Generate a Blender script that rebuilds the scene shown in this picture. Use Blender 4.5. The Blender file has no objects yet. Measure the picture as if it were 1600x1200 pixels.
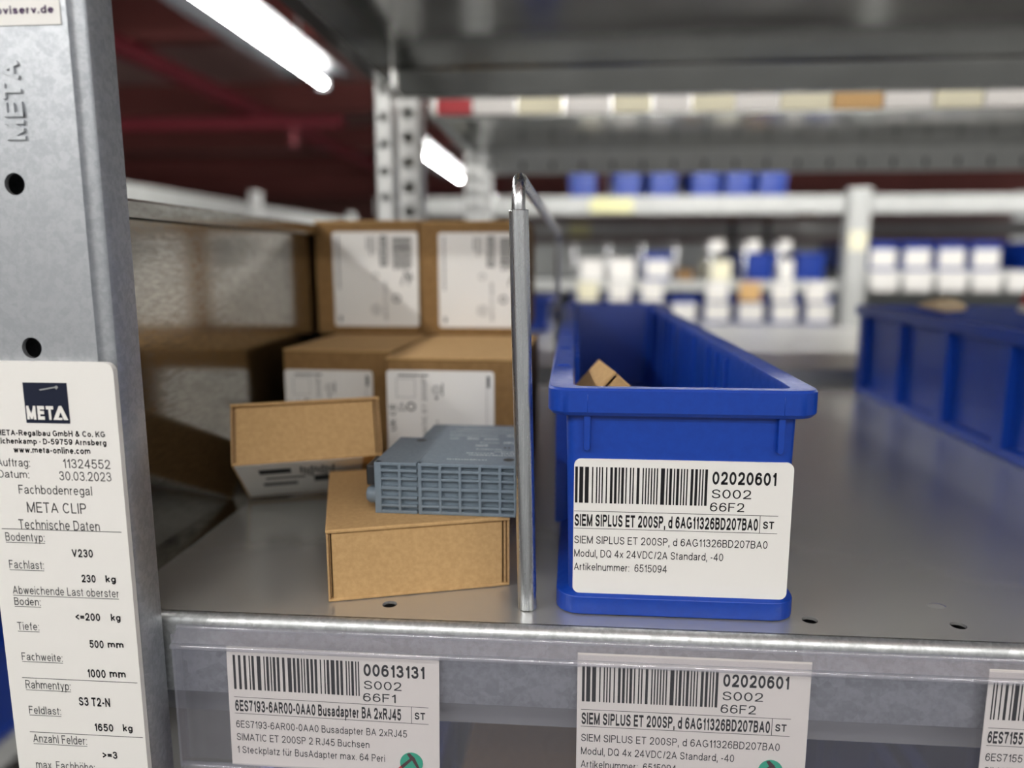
import bpy, bmesh, math, random
from mathutils import Matrix, Vector
R = random.Random(7)
S = bpy.context.scene
COL = S.collection

# ------------------------------------------------------------------ camera, world, exposure
cam_d = bpy.data.cameras.new('camera')
cam = bpy.data.objects.new('camera', cam_d)
COL.objects.link(cam)
cam.location = (0, -0.244, 0.125)
cam.rotation_euler = (math.radians(90 - 9.4228), 0, math.radians(4.6559))
cam_d.sensor_width = 36
cam_d.lens = 1175 / 1600 * 36
cam_d.clip_start = 0.01
cam_d.clip_end = 60
cam_d.dof.use_dof = True
cam_d.dof.focus_distance = 0.258
cam_d.dof.aperture_fstop = 5.0
S.camera = cam
w = bpy.data.worlds.new('world')
S.world = w
w.use_nodes = True
w.node_tree.nodes['Background'].inputs[0].default_value = (1.0, 0.99, 0.97, 1)
w.node_tree.nodes['Background'].inputs[1].default_value = 0.28
S.view_settings.view_transform = 'Standard'
S.view_settings.look = 'None'
S.view_settings.gamma = 1
S.view_settings.exposure = 0.5
S.cycles.max_bounces = 10
S.cycles.glossy_bounces = 6
S.cycles.transparent_max_bounces = 12
S.cycles.use_denoising = True
S.cycles.sample_clamp_indirect = 6.0
LAMP = 56.0            # emission strength of the tubes

# ------------------------------------------------------------------ materials
def nodes(name):
    m = bpy.data.materials.new(name)
    m.use_nodes = True
    nt = m.node_tree
    return m, nt, nt.nodes['Principled BSDF']

def plain(name, col, rough=0.5, metal=0.0, spec=0.5):
    m, nt, b = nodes(name)
    b.inputs['Base Color'].default_value = (*col, 1)
    b.inputs['Roughness'].default_value = rough
    b.inputs['Metallic'].default_value = metal
    b.inputs['Specular IOR Level'].default_value = spec
    return m

def noisy(name, c1, c2, scale, rough, metal=0.0, rvar=0.08, stretch=(1, 1, 1), bump=0.0, cell=False, detail=4, lo=0.35, hi=0.65, spec=0.5):
    m, nt, b = nodes(name)
    N, L = nt.nodes, nt.links
    tc = N.new('ShaderNodeTexCoord')
    mp = N.new('ShaderNodeMapping')
    mp.inputs['Scale'].default_value = stretch
    L.new(tc.outputs['Object'], mp.inputs['Vector'])
    n = N.new('ShaderNodeTexNoise')
    n.inputs['Scale'].default_value = scale
    n.inputs['Detail'].default_value = detail
    n.inputs['Roughness'].default_value = 0.65
    L.new(mp.outputs[0], n.inputs['Vector'])
    fac = n.outputs['Fac']
    if cell:
        v = N.new('ShaderNodeTexVoronoi')
        v.inputs['Scale'].default_value = scale * 0.55
        L.new(mp.outputs[0], v.inputs['Vector'])
        sep = N.new('ShaderNodeSeparateColor')
        L.new(v.outputs['Color'], sep.inputs[0])
        mx = N.new('ShaderNodeMath')
        mx.operation = 'MULTIPLY_ADD'
        mx.inputs[1].default_value = 0.28
        L.new(sep.outputs[0], mx.inputs[0])
        sub = N.new('ShaderNodeMath')
        sub.operation = 'MULTIPLY_ADD'
        sub.inputs[1].default_value = 1.0
        sub.inputs[2].default_value = -0.14
        L.new(n.outputs['Fac'], sub.inputs[0])
        L.new(sub.outputs[0], mx.inputs[2])
        fac = mx.outputs[0]
    r = N.new('ShaderNodeValToRGB')
    r.color_ramp.elements[0].position = lo
    r.color_ramp.elements[1].position = hi
    r.color_ramp.elements[0].color = (*c1, 1)
    r.color_ramp.elements[1].color = (*c2, 1)
    L.new(fac, r.inputs[0])
    L.new(r.outputs[0], b.inputs['Base Color'])
    mr = N.new('ShaderNodeMapRange')
    mr.inputs[1].default_value = 0.3
    mr.inputs[2].default_value = 0.7
    mr.inputs[3].default_value = rough + rvar
    mr.inputs[4].default_value = rough - rvar
    L.new(fac, mr.inputs[0])
    L.new(mr.outputs[0], b.inputs['Roughness'])
    b.inputs['Metallic'].default_value = metal
    b.inputs['Specular IOR Level'].default_value = spec
    if bump:
        bp = N.new('ShaderNodeBump')
        bp.inputs['Strength'].default_value = 0.35
        bp.inputs['Distance'].default_value = bump
        L.new(n.outputs['Fac'], bp.inputs['Height'])
        L.new(bp.outputs[0], b.inputs['Normal'])
    return m

M = {}
M['deck'] = noisy('galvanised_deck', (.585, .59, .575), (.615, .62, .605), 14, .25, .68, .015, (1, .4, 1), lo=.2, hi=.8)
M['shine'] = noisy('bright_galvanised', (.50, .505, .49), (.56, .565, .55), 8, .34, .9, .02)
M['lip'] = noisy('galvanised_lip', (.50, .52, .52), (.72, .74, .74), 420, .42, .85, .08, (1, 1, 1), 0, True)
M['panel'] = noisy('galvanised_panel', (.36, .352, .33), (.47, .46, .43), 260, .15, 1.0, .06, (1, .5, 2), 0.00002)
M['post'] = noisy('galvanised_post', (.41, .43, .455), (.49, .51, .535), 700, .48, .8, .05, (1, 1, 1), 0.00002, True)
M['steel'] = noisy('galvanised_steel', (.52, .54, .54), (.68, .70, .70), 60, .42, 1.0, .06)
M['upright'] = noisy('zinc_upright', (.78, .79, .77), (.86, .87, .85), 60, .5, .25, .05)
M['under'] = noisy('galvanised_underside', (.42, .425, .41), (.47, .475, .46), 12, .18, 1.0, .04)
M['wire'] = noisy('zinc_wire', (.56, .58, .60), (.74, .76, .77), 900, .28, 1.0, .06, (1, 1, .05))
M['pale'] = noisy('pale_grey_enamel', (.46, .47, .455), (.52, .53, .515), 20, .5, 0, .04)
M['gutter'] = plain('lamp_gutter_enamel', (.040, .041, .046), .5)
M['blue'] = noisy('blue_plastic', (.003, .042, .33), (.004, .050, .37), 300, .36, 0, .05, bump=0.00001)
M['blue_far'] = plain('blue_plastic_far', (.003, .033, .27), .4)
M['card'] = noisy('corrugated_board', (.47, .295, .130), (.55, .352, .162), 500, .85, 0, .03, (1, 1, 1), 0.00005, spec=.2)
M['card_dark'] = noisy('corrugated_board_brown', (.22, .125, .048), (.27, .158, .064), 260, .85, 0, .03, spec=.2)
M['card_edge'] = noisy('board_cut_edge', (.40, .25, .12), (.50, .32, .16), 900, .9, 0, .03, spec=.1)
M['paper'] = plain('label_paper', (.80, .785, .75), .55, 0, .3)
M['cardpaper'] = plain('card_paper', (.85, .80, .73), .7, 0, .2)
M['whitecard'] = plain('white_carton', (.86, .84, .80), .7, 0, .2)
M['cream'] = plain('cream_paper', (.84, .80, .60), .7, 0, .2)
M['yellow'] = plain('pale_yellow_paper', (.74, .72, .40), .7, 0, .2)
M['orange'] = plain('tan_carton', (.66, .42, .19), .7, 0, .2)
M['tan'] = plain('tan_paper', (.78, .62, .40), .7, 0, .2)
M['ink'] = plain('black_ink', (.012, .012, .014), .6, 0, .2)
M['ink_grey'] = plain('grey_ink', (.10, .10, .10), .6, 0, .2)
M['navy'] = plain('navy_ink', (.012, .016, .035), .6, 0, .2)
M['purple'] = plain('purple_ink', (.07, .03, .10), .6, 0, .2)
M['green'] = plain('green_sticker', (.02, .43, .26), .6, 0, .2)
M['redink'] = plain('red_marker', (.62, .03, .03), .6, 0, .2)
M['brownink'] = plain('brown_marker', (.055, .02, .02), .6, 0, .2)
M['module'] = noisy('grey_blue_abs', (.150, .195, .235), (.170, .215, .260), 500, .45, 0, .04)
M['module_print'] = plain('pale_grey_print', (.62, .66, .68), .5)
M['black'] = plain('black_plastic', (.015, .016, .018), .45)
M['redwhite'] = plain('red_packaging', (.55, .04, .05), .5)
M['ceiling'] = noisy('red_brown_ceiling', (.42, .27, .25), (.52, .33, .30), 1.5, .8, 0, .02)
M['beam_red'] = noisy('dark_red_steel', (.26, .08, .07), (.32, .10, .09), 2, .6, 0, .02)
M['pipe'] = plain('red_pipe_paint', (.26, .035, .05), .45)
M['wall'] = noisy('dark_wall', (.16, .07, .06), (.20, .085, .075), 1.2, .9, 0, .02)
M['floor'] = noisy('grey_concrete', (.16, .16, .155), (.22, .22, .215), 2.0, .6, 0, .05)

def lamp_mat():
    m, nt, b = nodes('tube_light')
    b.inputs['Base Color'].default_value = (.9, .9, .9, 1)
    b.inputs['Emission Color'].default_value = (1, .985, .95, 1)
    b.inputs['Emission Strength'].default_value = LAMP
    return m
M['lamp'] = lamp_mat()

def clear_mat(name, dif, gl):
    m, nt, b = nodes(name)
    N, L = nt.nodes, nt.links
    t = N.new('ShaderNodeBsdfTransparent')
    t.inputs[0].default_value = (.96, .96, .98, 1)
    g = N.new('ShaderNodeBsdfGlossy')
    g.inputs['Roughness'].default_value = .12
    d = N.new('ShaderNodeBsdfDiffuse')
    d.inputs[0].default_value = (.75, .76, .82, 1)
    lw = N.new('ShaderNodeLayerWeight')
    pw = N.new('ShaderNodeMath')
    pw.operation = 'POWER'
    pw.inputs[1].default_value = 4
    L.new(lw.outputs['Facing'], pw.inputs[0])
    fr = N.new('ShaderNodeMath')
    fr.operation = 'MULTIPLY_ADD'
    fr.inputs[1].default_value = .6
    fr.inputs[2].default_value = gl
    L.new(pw.outputs[0], fr.inputs[0])
    m1 = N.new('ShaderNodeMixShader')
    m1.inputs[0].default_value = dif
    L.new(t.outputs[0], m1.inputs[1])
    L.new(d.outputs[0], m1.inputs[2])
    m2 = N.new('ShaderNodeMixShader')
    L.new(fr.outputs[0], m2.inputs[0])
    L.new(m1.outputs[0], m2.inputs[1])
    L.new(g.outputs[0], m2.inputs[2])
    L.new(m2.outputs[0], N['Material Output'].inputs[0])
    return m
M['clear'] = clear_mat('clear_pvc', .03, .035)
M['clear_edge'] = clear_mat('clear_pvc_edge', .14, .12)

# ------------------------------------------------------------------ mesh helpers

# a plain sans serif drawn from its strokes: (width, top, strokes); x runs 0..1 between the outer strokes, y 0..1 up to top,
# 9 = ascender line, -9 = descender line; 'p' straight, 'c' smooth, 'o' ellipse, 'd' dot
def ea(cx, cy, rx, ry, a0, a1, n=12):
    return [(cx + rx * math.cos(math.radians(a0 + (a1 - a0) * k / n)), cy + ry * math.sin(math.radians(a0 + (a1 - a0) * k / n))) for k in range(n + 1)]
XH = .73
Sc = [(.98, .74), (.86, .92), (.5, 1), (.16, .91), (.05, .74), (.2, .58), (.5, .51), (.84, .42), (1, .26), (.88, .08), (.5, 0), (.14, .08), (0, .28)]
sixc = [(.94, .78), (.80, .95), (.52, 1), (.2, .89), (.04, .64), (0, .31)]
hump = lambda a, b: [(a, .58), (a + (b - a) * .2, .90), (a + (b - a) * .55, 1), (a + (b - a) * .9, .88), (b, .60), (b, .3), (b, 0)]
ol = ('o', .5, .5, .5, .5)
G = {
 'A': (.80, 1, [('p', [(0, 0), (.5, 1)]), ('p', [(.5, 1), (1, 0)]), ('b', [(.2, .31), (.8, .31)])]),
 'B': (.68, 1, [('p', [(0, 0), (0, 1)]), ('b', [(0, 1), (.6, 1)] + ea(.6, .77, .33, .23, 90, -90)[1:] + [(0, .54)]), ('b', [(.5, .54), (.62, .54)] + ea(.62, .27, .38, .27, 90, -90)[1:] + [(0, 0)])]),
 'C': (.78, 1, [('b', ea(.52, .5, .52, .5, 42, 318, 20))]),
 'D': (.75, 1, [('p', [(0, 0), (0, 1)]), ('b', [(0, 1), (.45, 1)] + ea(.45, .5, .55, .5, 90, -90)[1:] + [(0, 0)])]),
 'E': (.64, 1, [('p', [(0, 0), (0, 1)]), ('p', [(0, 1), (1, 1)]), ('p', [(0, .53), (.92, .53)]), ('p', [(0, 0), (1, 0)])]),
 'F': (.60, 1, [('p', [(0, 0), (0, 1)]), ('p', [(0, 1), (1, 1)]), ('p', [(0, .52), (.85, .52)])]),
 'G': (.82, 1, [('b', ea(.5, .5, .5, .5, 42, 305, 20) + [(1, .16), (1, .46), (.56, .46)])]),
 'H': (.74, 1, [('p', [(0, 0), (0, 1)]), ('p', [(1, 0), (1, 1)]), ('b', [(0, .53), (1, .53)])]),
 'I': (0, 1, [('p', [(0, 0), (0, 1)])]),
 'J': (.52, 1, [('b', [(1, 1.06), (1, .28)] + ea(.5, .28, .5, .28, 0, -170)[1:])]),
 'K': (.74, 1, [('p', [(0, 0), (0, 1)]), ('p', [(1, 1), (.05, .38)]), ('p', [(.36, .60), (1, 0)])]),
 'L': (.56, 1, [('p', [(0, 1), (0, 0)]), ('p', [(0, 0), (1, 0)])]),
 'M': (.88, 1, [('p', [(0, 0), (0, 1)]), ('p', [(0, 1), (.5, 0)]), ('p', [(.5, 0), (1, 1)]), ('p', [(1, 1), (1, 0)])]),
 'N': (.74, 1, [('p', [(0, 0), (0, 1)]), ('p', [(0, 1), (1, 0)]), ('p', [(1, 0), (1, 1)])]),
 'P': (.68, 1, [('p', [(0, 0), (0, 1)]), ('b', [(0, 1), (.6, 1)] + ea(.6, .74, .4, .26, 90, -90)[1:] + [(0, .48)])]),
 'Q': (.82, 1, [ol, ('p', [(.62, .24), (1, -.02)])]),
 'R': (.74, 1, [('p', [(0, 0), (0, 1)]), ('b', [(0, 1), (.6, 1)] + ea(.6, .755, .36, .245, 90, -90)[1:] + [(0, .51)]), ('p', [(.55, .49), (1, 0)])]),
 'S': (.70, 1, [('c', Sc)]),
 'T': (.68, 1, [('p', [(0, 1), (1, 1)]), ('p', [(.5, 1), (.5, 0)])]),
 'U': (.73, 1, [('b', [(0, 1.06), (0, .32)] + ea(.5, .32, .5, .32, 180, 360)[1:] + [(1, 1.06)])]),
 'V': (.78, 1, [('p', [(0, 1), (.5, 0)]), ('p', [(.5, 0), (1, 1)])]),
 '0': (.66, 1, [ol]),
 '1': (.36, 1, [('p', [(1, 1), (1, 0)]), ('b', [(0, .74), (.5, .84), (1, 1.02)])]),
 '2': (.66, 1, [('c', [(.03, .70), (.14, .92), (.5, 1), (.86, .92), (.95, .72), (.84, .50), (.5, .27), (.16, .10), (0, 0)]), ('p', [(.05, 0), (1, 0)])]),
 '3': (.66, 1, [('c', [(.03, .76), (.17, .94), (.48, 1), (.82, .93), (.92, .75), (.78, .58), (.36, .53)]), ('c', [(.36, .53), (.82, .48), (1, .28), (.86, .08), (.48, 0), (.14, .08), (0, .26)])]),
 '4': (.70, 1, [('p', [(.74, 0), (.74, 1)]), ('p', [(.74, 1), (0, .27)]), ('p', [(0, .25), (1, .25)])]),
 '5': (.66, 1, [('p', [(.92, 1), (.18, 1)]), ('b', [(.18, 1.05), (.07, .45)]), ('c', [(.05, .47), (.28, .60), (.55, .63), (.88, .53), (1, .32), (.85, .08), (.47, 0), (.14, .08), (0, .25)])]),
 '6': (.66, 1, [('c', sixc), ('o', .5, .31, .5, .31)]),
 '7': (.64, 1, [('p', [(0, 1), (1, 1)]), ('c', [(1, 1), (.68, .66), (.48, .30), (.40, -.06)])]),
 '8': (.66, 1, [('o', .5, .765, .43, .235), ('o', .5, .265, .5, .265)]),
 '9': (.66, 1, [('c', [(1 - x, 1 - y) for x, y in sixc]), ('o', .5, .69, .5, .31)]),
 'a': (.62, XH, [('c', [(.05, .72), (.2, .93), (.5, 1), (.82, .93), (.92, .70), (.92, .35), (.93, .15), (1, -.06)]), ('c', [(.92, .60), (.5, .53), (.14, .44), (0, .24), (.12, .05), (.38, 0), (.72, .1), (.92, .34)])]),
 'b': (.62, XH, [('p', [(0, 0), (0, 9)]), ol]), 'd': (.62, XH, [('p', [(1, 0), (1, 9)]), ol]),
 'c': (.58, XH, [('b', ea(.52, .5, .52, .5, 45, 315, 16))]), 'o': (.62, XH, [ol]), 'e': (.62, XH, [('b', [(0, .52), (1, .52)] + ea(.5, .5, .5, .5, 5, 320, 18))]),
 'f': (.34, XH, [('c', [(.42, -.1), (.42, .6), (.42, 1.12), (.56, 1.38), (1, 9)]), ('p', [(.0, 1), (.9, 1)])]),
 'g': (.62, XH, [ol, ('c', [(1, 1.1), (1, .5), (1, 0), (.90, -.28), (.5, -9), (.08, -.26)])]),
 'h': (.60, XH, [('p', [(0, 0), (0, 9)]), ('c', hump(0, 1))]), 'n': (.60, XH, [('p', [(0, 0), (0, 1)]), ('c', hump(0, 1))]),
 'm': (.98, XH, [('p', [(0, 0), (0, 1)]), ('c', hump(0, .5)), ('c', hump(.5, 1))]),
 'i': (0, XH, [('p', [(0, 0), (0, 1)]), ('d', 0, 9)]), 'l': (0, XH, [('p', [(0, 0), (0, 9)])]),
 'k': (.56, XH, [('p', [(0, 0), (0, 9)]), ('p', [(1, 1), (.08, .36)]), ('p', [(.38, .6), (1, 0)])]),
 'p': (.62, XH, [('p', [(0, -9), (0, 1)]), ol]), 'r': (.34, XH, [('p', [(0, 0), (0, 1)]), ('c', [(0, .55), (.35, .90), (1, .98)])]),
 's': (.56, XH, [('c', Sc)]), 't': (.32, XH, [('c', [(.42, 1.38), (.42, .9), (.42, .3), (.52, .06), (1, 0)]), ('p', [(.0, 1), (.9, 1)])]),
 'u': (.60, XH, [('p', [(1, 0), (1, 1)]), ('c', [(1 - x, 1 - y) for x, y in hump(0, 1)])]),
 'v': (.56, XH, [('p', [(0, 1), (.5, 0)]), ('p', [(.5, 0), (1, 1)])]),
 'w': (.86, XH, [('p', [(0, 1), (.26, 0)]), ('p', [(.26, 0), (.5, 1)]), ('p', [(.5, 1), (.74, 0)]), ('p', [(.74, 0), (1, 1)])]),
 'x': (.56, XH, [('p', [(0, 1), (1, 0)]), ('p', [(0, 0), (1, 1)])]),
 'y': (.56, XH, [('p', [(0, 1), (.5, 0)]), ('c', [(1.03, 1.08), (.5, -.02), (.36, -.32), (.05, -9)])]),
 'z': (.54, XH, [('p', [(0, 1), (1, 1)]), ('p', [(1, 1), (0, 0)]), ('p', [(0, 0), (1, 0)])]),
 'ö': (.62, XH, [ol, ('d', .15, 9), ('d', .85, 9)]),
 '-': (.32, 1, [('p', [(.1, .37), (.9, .37)])]), '.': (0, 1, [('d', 0, 0)]), ',': (.14, 1, [('d', 0, 0), ('b', [(0, .02), (-.1, -.30)])]),
 ':': (0, 1, [('d', 0, 0), ('d', 0, .66)]), '·': (0, 1, [('d', 0, .42)]), '/': (.34, 1, [('p', [(0, 0), (1, 1)])]),
 '&': (.80, 1, [('c', [(1, 0), (.62, .38), (.30, .70), (.24, .86), (.42, 1), (.62, .86), (.5, .66), (.12, .42), (0, .22), (.16, .03), (.42, 0), (.7, .14), (.9, .46)])]),
 '<': (.60, 1, [('p', [(1, .76), (0, .43)]), ('p', [(0, .43), (1, .10)])]), '>': (.60, 1, [('p', [(0, .76), (1, .43)]), ('p', [(1, .43), (0, .10)])]),
 '=': (.60, 1, [('p', [(0, .56), (1, .56)]), ('p', [(0, .30), (1, .30)])])}
G['ü'] = (.60, XH, G['u'][2] + [('d', .15, 9), ('d', .85, 9)])
def ribbon(P, h, closed):
    P = [Vector(p) for p in P]
    Q = [P[0]]
    for p in P[1:]:
        if (p - Q[-1]).length > 1e-5:
            Q.append(p)
    if closed and (Q[0] - Q[-1]).length < 1e-5:
        Q.pop()
    n = len(Q)
    L_, R_ = [], []
    for i in range(n):
        a = Q[i - 1] if (i or closed) else Q[i]
        c = Q[(i + 1) % n] if (i < n - 1 or closed) else Q[i]
        d0 = (Q[i] - a).normalized() if (Q[i] - a).length > 0 else (c - Q[i]).normalized()
        d1 = (c - Q[i]).normalized() if (c - Q[i]).length > 0 else d0
        m = Vector((-(d0 + d1).y, (d0 + d1).x))
        if m.length < 1e-4:
            m = Vector((-d0.y, d0.x))
        m.normalize()
        k = h / max(.55, m.dot(Vector((-d0.y, d0.x))))
        L_.append(Q[i] + m * k)
        R_.append(Q[i] - m * k)
    fs = [(i + n, (i + 1) % n + n, (i + 1) % n, i) for i in range(n if closed else n - 1)]
    return L_ + R_, fs
def smooth_pts(P, sub=4):
    out = []
    for i in range(len(P) - 1):
        p0, p1, p2, p3 = (Vector(P[max(i - 1, 0)]), Vector(P[i]), Vector(P[i + 1]), Vector(P[min(i + 2, len(P) - 1)]))
        for k in range(sub):
            t = k / sub
            out.append(.5 * ((2 * p1) + (p2 - p0) * t + (2 * p0 - 5 * p1 + 4 * p2 - p3) * t * t + (3 * p1 - p0 - 3 * p2 + p3) * t ** 3))
    return out + [Vector(P[-1])]
_txt = {}
HALF = {0: .060, 1: .098, 2: .125, 3: .072}
def text_mesh(s, bold=0):
    """vertices and faces of a line of text, capital height 1"""
    if (s, bold) in _txt:
        return _txt[(s, bold)]
    h = HALF[bold]
    vs, fs, x = [], [], 0.0
    def put(v, f, z):
        o = len(vs)
        vs.extend([Vector((p[0], p[1], z)) for p in v])
        fs.extend([[i + o for i in q] for q in f])
    for ch in s:
        if ch == ' ':
            x += .36
            continue
        wd, top, strokes = G[ch]
        wd = max(wd + (.06 if bold in (1, 2) and wd else 0), 2 * h)
        def T(p):
            y = p[1]
            yy = 1 - h if y == 9 else (-.27 + h if y == -9 else h + y * (top - 2 * h))
            return (x + h + p[0] * (wd - 2 * h), yy)
        for k, st in enumerate(strokes):
            z = k * .0006
            if st[0] == 'o':
                put(*ribbon([T(p) for p in ea(st[1], st[2], st[3], st[4], 0, 360, 24)], h, True), z)
            elif st[0] == 'd':
                c = T((st[1], st[2]))
                put([(c[0] - h, c[1] - h), (c[0] + h, c[1] - h), (c[0] + h, c[1] + h), (c[0] - h, c[1] + h)], [(0, 1, 2, 3)], z)
            else:
                P = [T(p) for p in st[1]]
                if st[0] == 'c':
                    P = smooth_pts(P)
                if st[0] == 'p':
                    a, b = Vector(P[0]), Vector(P[-1])
                    d = (b - a).normalized() * h
                    e0 = 1 if abs(d.x) < 1e-6 or abs(d.y) < 1e-6 else .55
                    P = [a - d * e0] + P[1:-1] + [b + d * e0]
                put(*ribbon(P, h, False), z)
        x += wd + .155
    _txt[(s, bold)] = (vs, fs)
    return vs, fs
def cap_h(bold):
    return 1.0

class MB:
    def __init__(s):
        s.v, s.f, s.m = [], [], []
    def add(s, vs, fs, mat=0, X=None):
        o = len(s.v)
        for p in vs:
            p = Vector(p)
            s.v.append(X @ p if X is not None else p)
        for f in fs:
            s.f.append([i + o for i in f])
            s.m.append(mat)
        return s
    def box(s, x0, x1, y0, y1, z0, z1, mat=0, X=None):
        vs = [(x, y, z) for z in (z0, z1) for y in (y0, y1) for x in (x0, x1)]
        return s.add(vs, [(0, 2, 3, 1), (4, 5, 7, 6), (0, 1, 5, 4), (2, 6, 7, 3), (0, 4, 6, 2), (1, 3, 7, 5)], mat, X)
    def prism(s, poly, a, b, axis='x', mat=0, X=None):
        n = len(poly)
        def P(p, t):
            return {'x': (t, p[0], p[1]), 'y': (p[0], t, p[1]), 'z': (p[0], p[1], t)}[axis]
        vs = [P(p, a) for p in poly] + [P(p, b) for p in poly]
        fs = [[i, (i + 1) % n, (i + 1) % n + n, i + n] for i in range(n)]
        fs += [list(range(n))[::-1], list(range(n, 2 * n))]
        return s.add(vs, fs, mat, X)
    def sheet(s, path, t, a, b, axis='x', mat=0, X=None):
        """a bent sheet: open 2D path, thickness t to the left of travel, swept from a to b"""
        out = []
        P = [Vector(p) for p in path]
        for i, p in enumerate(P):
            d0 = (P[i] - P[i - 1]).normalized() if i else (P[1] - P[0]).normalized()
            d1 = (P[i + 1] - P[i]).normalized() if i < len(P) - 1 else d0
            n0, n1 = Vector((-d0.y, d0.x)), Vector((-d1.y, d1.x))
            k = n0 + n1
            k = k / max(k.length_squared, 1e-9) * 2
            out.append(p + k * t)
        n = len(P)
        pts = P + out
        def Q(p, c):
            return {'x': (c, p[0], p[1]), 'y': (p[0], c, p[1]), 'z': (p[0], p[1], c)}[axis]
        vs = [Q(p, a) for p in pts] + [Q(p, b) for p in pts]
        N2 = 2 * n
        fs = []
        for i in range(n - 1):
            fs.append((i, i + 1, i + 1 + N2, i + N2))
            fs.append((n + i + 1, n + i, n + i + N2, n + i + 1 + N2))
            fs.append((i, n + i, n + i + 1, i + 1))
            fs.append((N2 + i, N2 + i + 1, N2 + n + i + 1, N2 + n + i))
        fs.append((0, N2, N2 + n, n))
        fs.append((n - 1, 2 * n - 1, N2 + 2 * n - 1, N2 + n - 1))
        return s.add(vs, fs, mat, X)
    def tube(s, pts, r, n=12, mat=0, X=None, cap=True):
        P = [Vector(p) for p in pts]
        rs = r if isinstance(r, (list, tuple)) else [r] * len(P)
        vs, fs = [], []
        ref = None
        for i, p in enumerate(P):
            a = P[max(i - 1, 0)]
            b = P[min(i + 1, len(P) - 1)]
            d = (b - a).normalized()
            if ref is None:
                ref = d.orthogonal().normalized()
            ref = (ref - d * ref.dot(d)).normalized()
            q = d.cross(ref)
            for k in range(n):
                t = 2 * math.pi * k / n
                vs.append(p + (ref * math.cos(t) + q * math.sin(t)) * rs[i])
        for i in range(len(P) - 1):
            for k in range(n):
                fs.append((i * n + k, i * n + (k + 1) % n, (i + 1) * n + (k + 1) % n, (i + 1) * n + k))
        if cap:
            fs.append(tuple(range(n))[::-1])
            fs.append(tuple(range((len(P) - 1) * n, len(P) * n)))
        return s.add(vs, fs, mat, X)
    def loft(s, loops, mat=0, X=None, cap0=True, cap1=True):
        n = len(loops[0])
        vs = [p for l in loops for p in l]
        fs = []
        for i in range(len(loops) - 1):
            for k in range(n):
                fs.append((i * n + k, i * n + (k + 1) % n, (i + 1) * n + (k + 1) % n, (i + 1) * n + k))
        if cap0:
            fs.append(tuple(range(n))[::-1])
        if cap1:
            fs.append(tuple(range((len(loops) - 1) * n, len(loops) * n)))
        return s.add(vs, fs, mat, X)
    def holed(s, cx, cy, hw, hh, r, depth, F, mat=0, n=24):
        """rectangular cell with a round hole; F maps (u, v, d) to a point, d = depth into the sheet"""
        sq, ci = [], []
        for k in range(n):
            t = 2 * math.pi * k / n + math.pi / 4
            c, q = math.cos(t), math.sin(t)
            m = max(abs(c), abs(q))
            sq.append((cx + c / m * hw, cy + q / m * hh))
            ci.append((cx + c * r, cy + q * r))
        vs = [F(u, v, 0) for u, v in sq] + [F(u, v, 0) for u, v in ci] + [F(u, v, depth) for u, v in ci]
        fs = []
        for k in range(n):
            j = (k + 1) % n
            fs.append((k, j, n + j, n + k))
            fs.append((n + k, n + j, 2 * n + j, 2 * n + k))
        return s.add(vs, fs, mat)
    def text(s, t, u0, u1, v, cap, F, mat=0, bold=0, dz=0):
        """text between u0 and u1, baseline v, capital height cap; F maps (u, v) to a point"""
        vs, fs = text_mesh(t, bold)
        a, b = min(p.x for p in vs), max(p.x for p in vs)
        kx = (u1 - u0) / (b - a)
        ky = cap / cap_h(bold)
        return s.add([Vector(F(u0 + (p.x - a) * kx, v + p.y * ky)) + Vector((0, -dz * p.z, 0)) for p in vs], fs, mat)
    def rect(s, u0, u1, v0, v1, F, mat=0):
        return s.add([F(u0, v0), F(u1, v0), F(u1, v1), F(u0, v1)], [(0, 1, 2, 3)], mat)
    def poly(s, pts, F, mat=0):
        return s.add([F(*p) for p in pts], [tuple(range(len(pts)))], mat)
    def ring(s, cx, cy, r, wd, F, mat=0, n=20):
        vs = [F(cx + math.cos(2 * math.pi * k / n) * q, cy + math.sin(2 * math.pi * k / n) * q) for q in (r - wd, r) for k in range(n)]
        return s.add(vs, [(k, (k + 1) % n, n + (k + 1) % n, n + k) for k in range(n)], mat)
    def build(s, name, mats, parent=None, bevel=0, smooth=30, loc=None, fix=True):
        me = bpy.data.meshes.new(name)
        me.from_pydata([tuple(p) for p in s.v], [], s.f)
        for m in (mats if isinstance(mats, (list, tuple)) else [mats]):
            me.materials.append(m)
        me.polygons.foreach_set('material_index', s.m)
        if fix:
            bm = bmesh.new()
            bm.from_mesh(me)
            bmesh.ops.recalc_face_normals(bm, faces=bm.faces)
            bm.to_mesh(me)
            bm.free()
        if smooth:
            me.polygons.foreach_set('use_smooth', [True] * len(me.polygons))
            me.set_sharp_from_angle(angle=math.radians(smooth))
        me.update()
        o = bpy.data.objects.new(name, me)
        COL.objects.link(o)
        if parent:
            o.parent = parent
        if loc:
            o.location = loc
        if bevel:
            b = o.modifiers.new('bevel', 'BEVEL')
            b.width = bevel
            b.segments = 2
            b.limit_method = 'ANGLE'
            b.angle_limit = math.radians(40)
        return o

def rrect(x0, x1, y0, y1, r, z, n=5):
    pts = []
    for cx, cy, a in ((x1 - r, y1 - r, 0), (x0 + r, y1 - r, 90), (x0 + r, y0 + r, 180), (x1 - r, y0 + r, 270)):
        for k in range(n + 1):
            t = math.radians(a + 90 * k / n)
            pts.append((cx + r * math.cos(t), cy + r * math.sin(t), z))
    return pts

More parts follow.
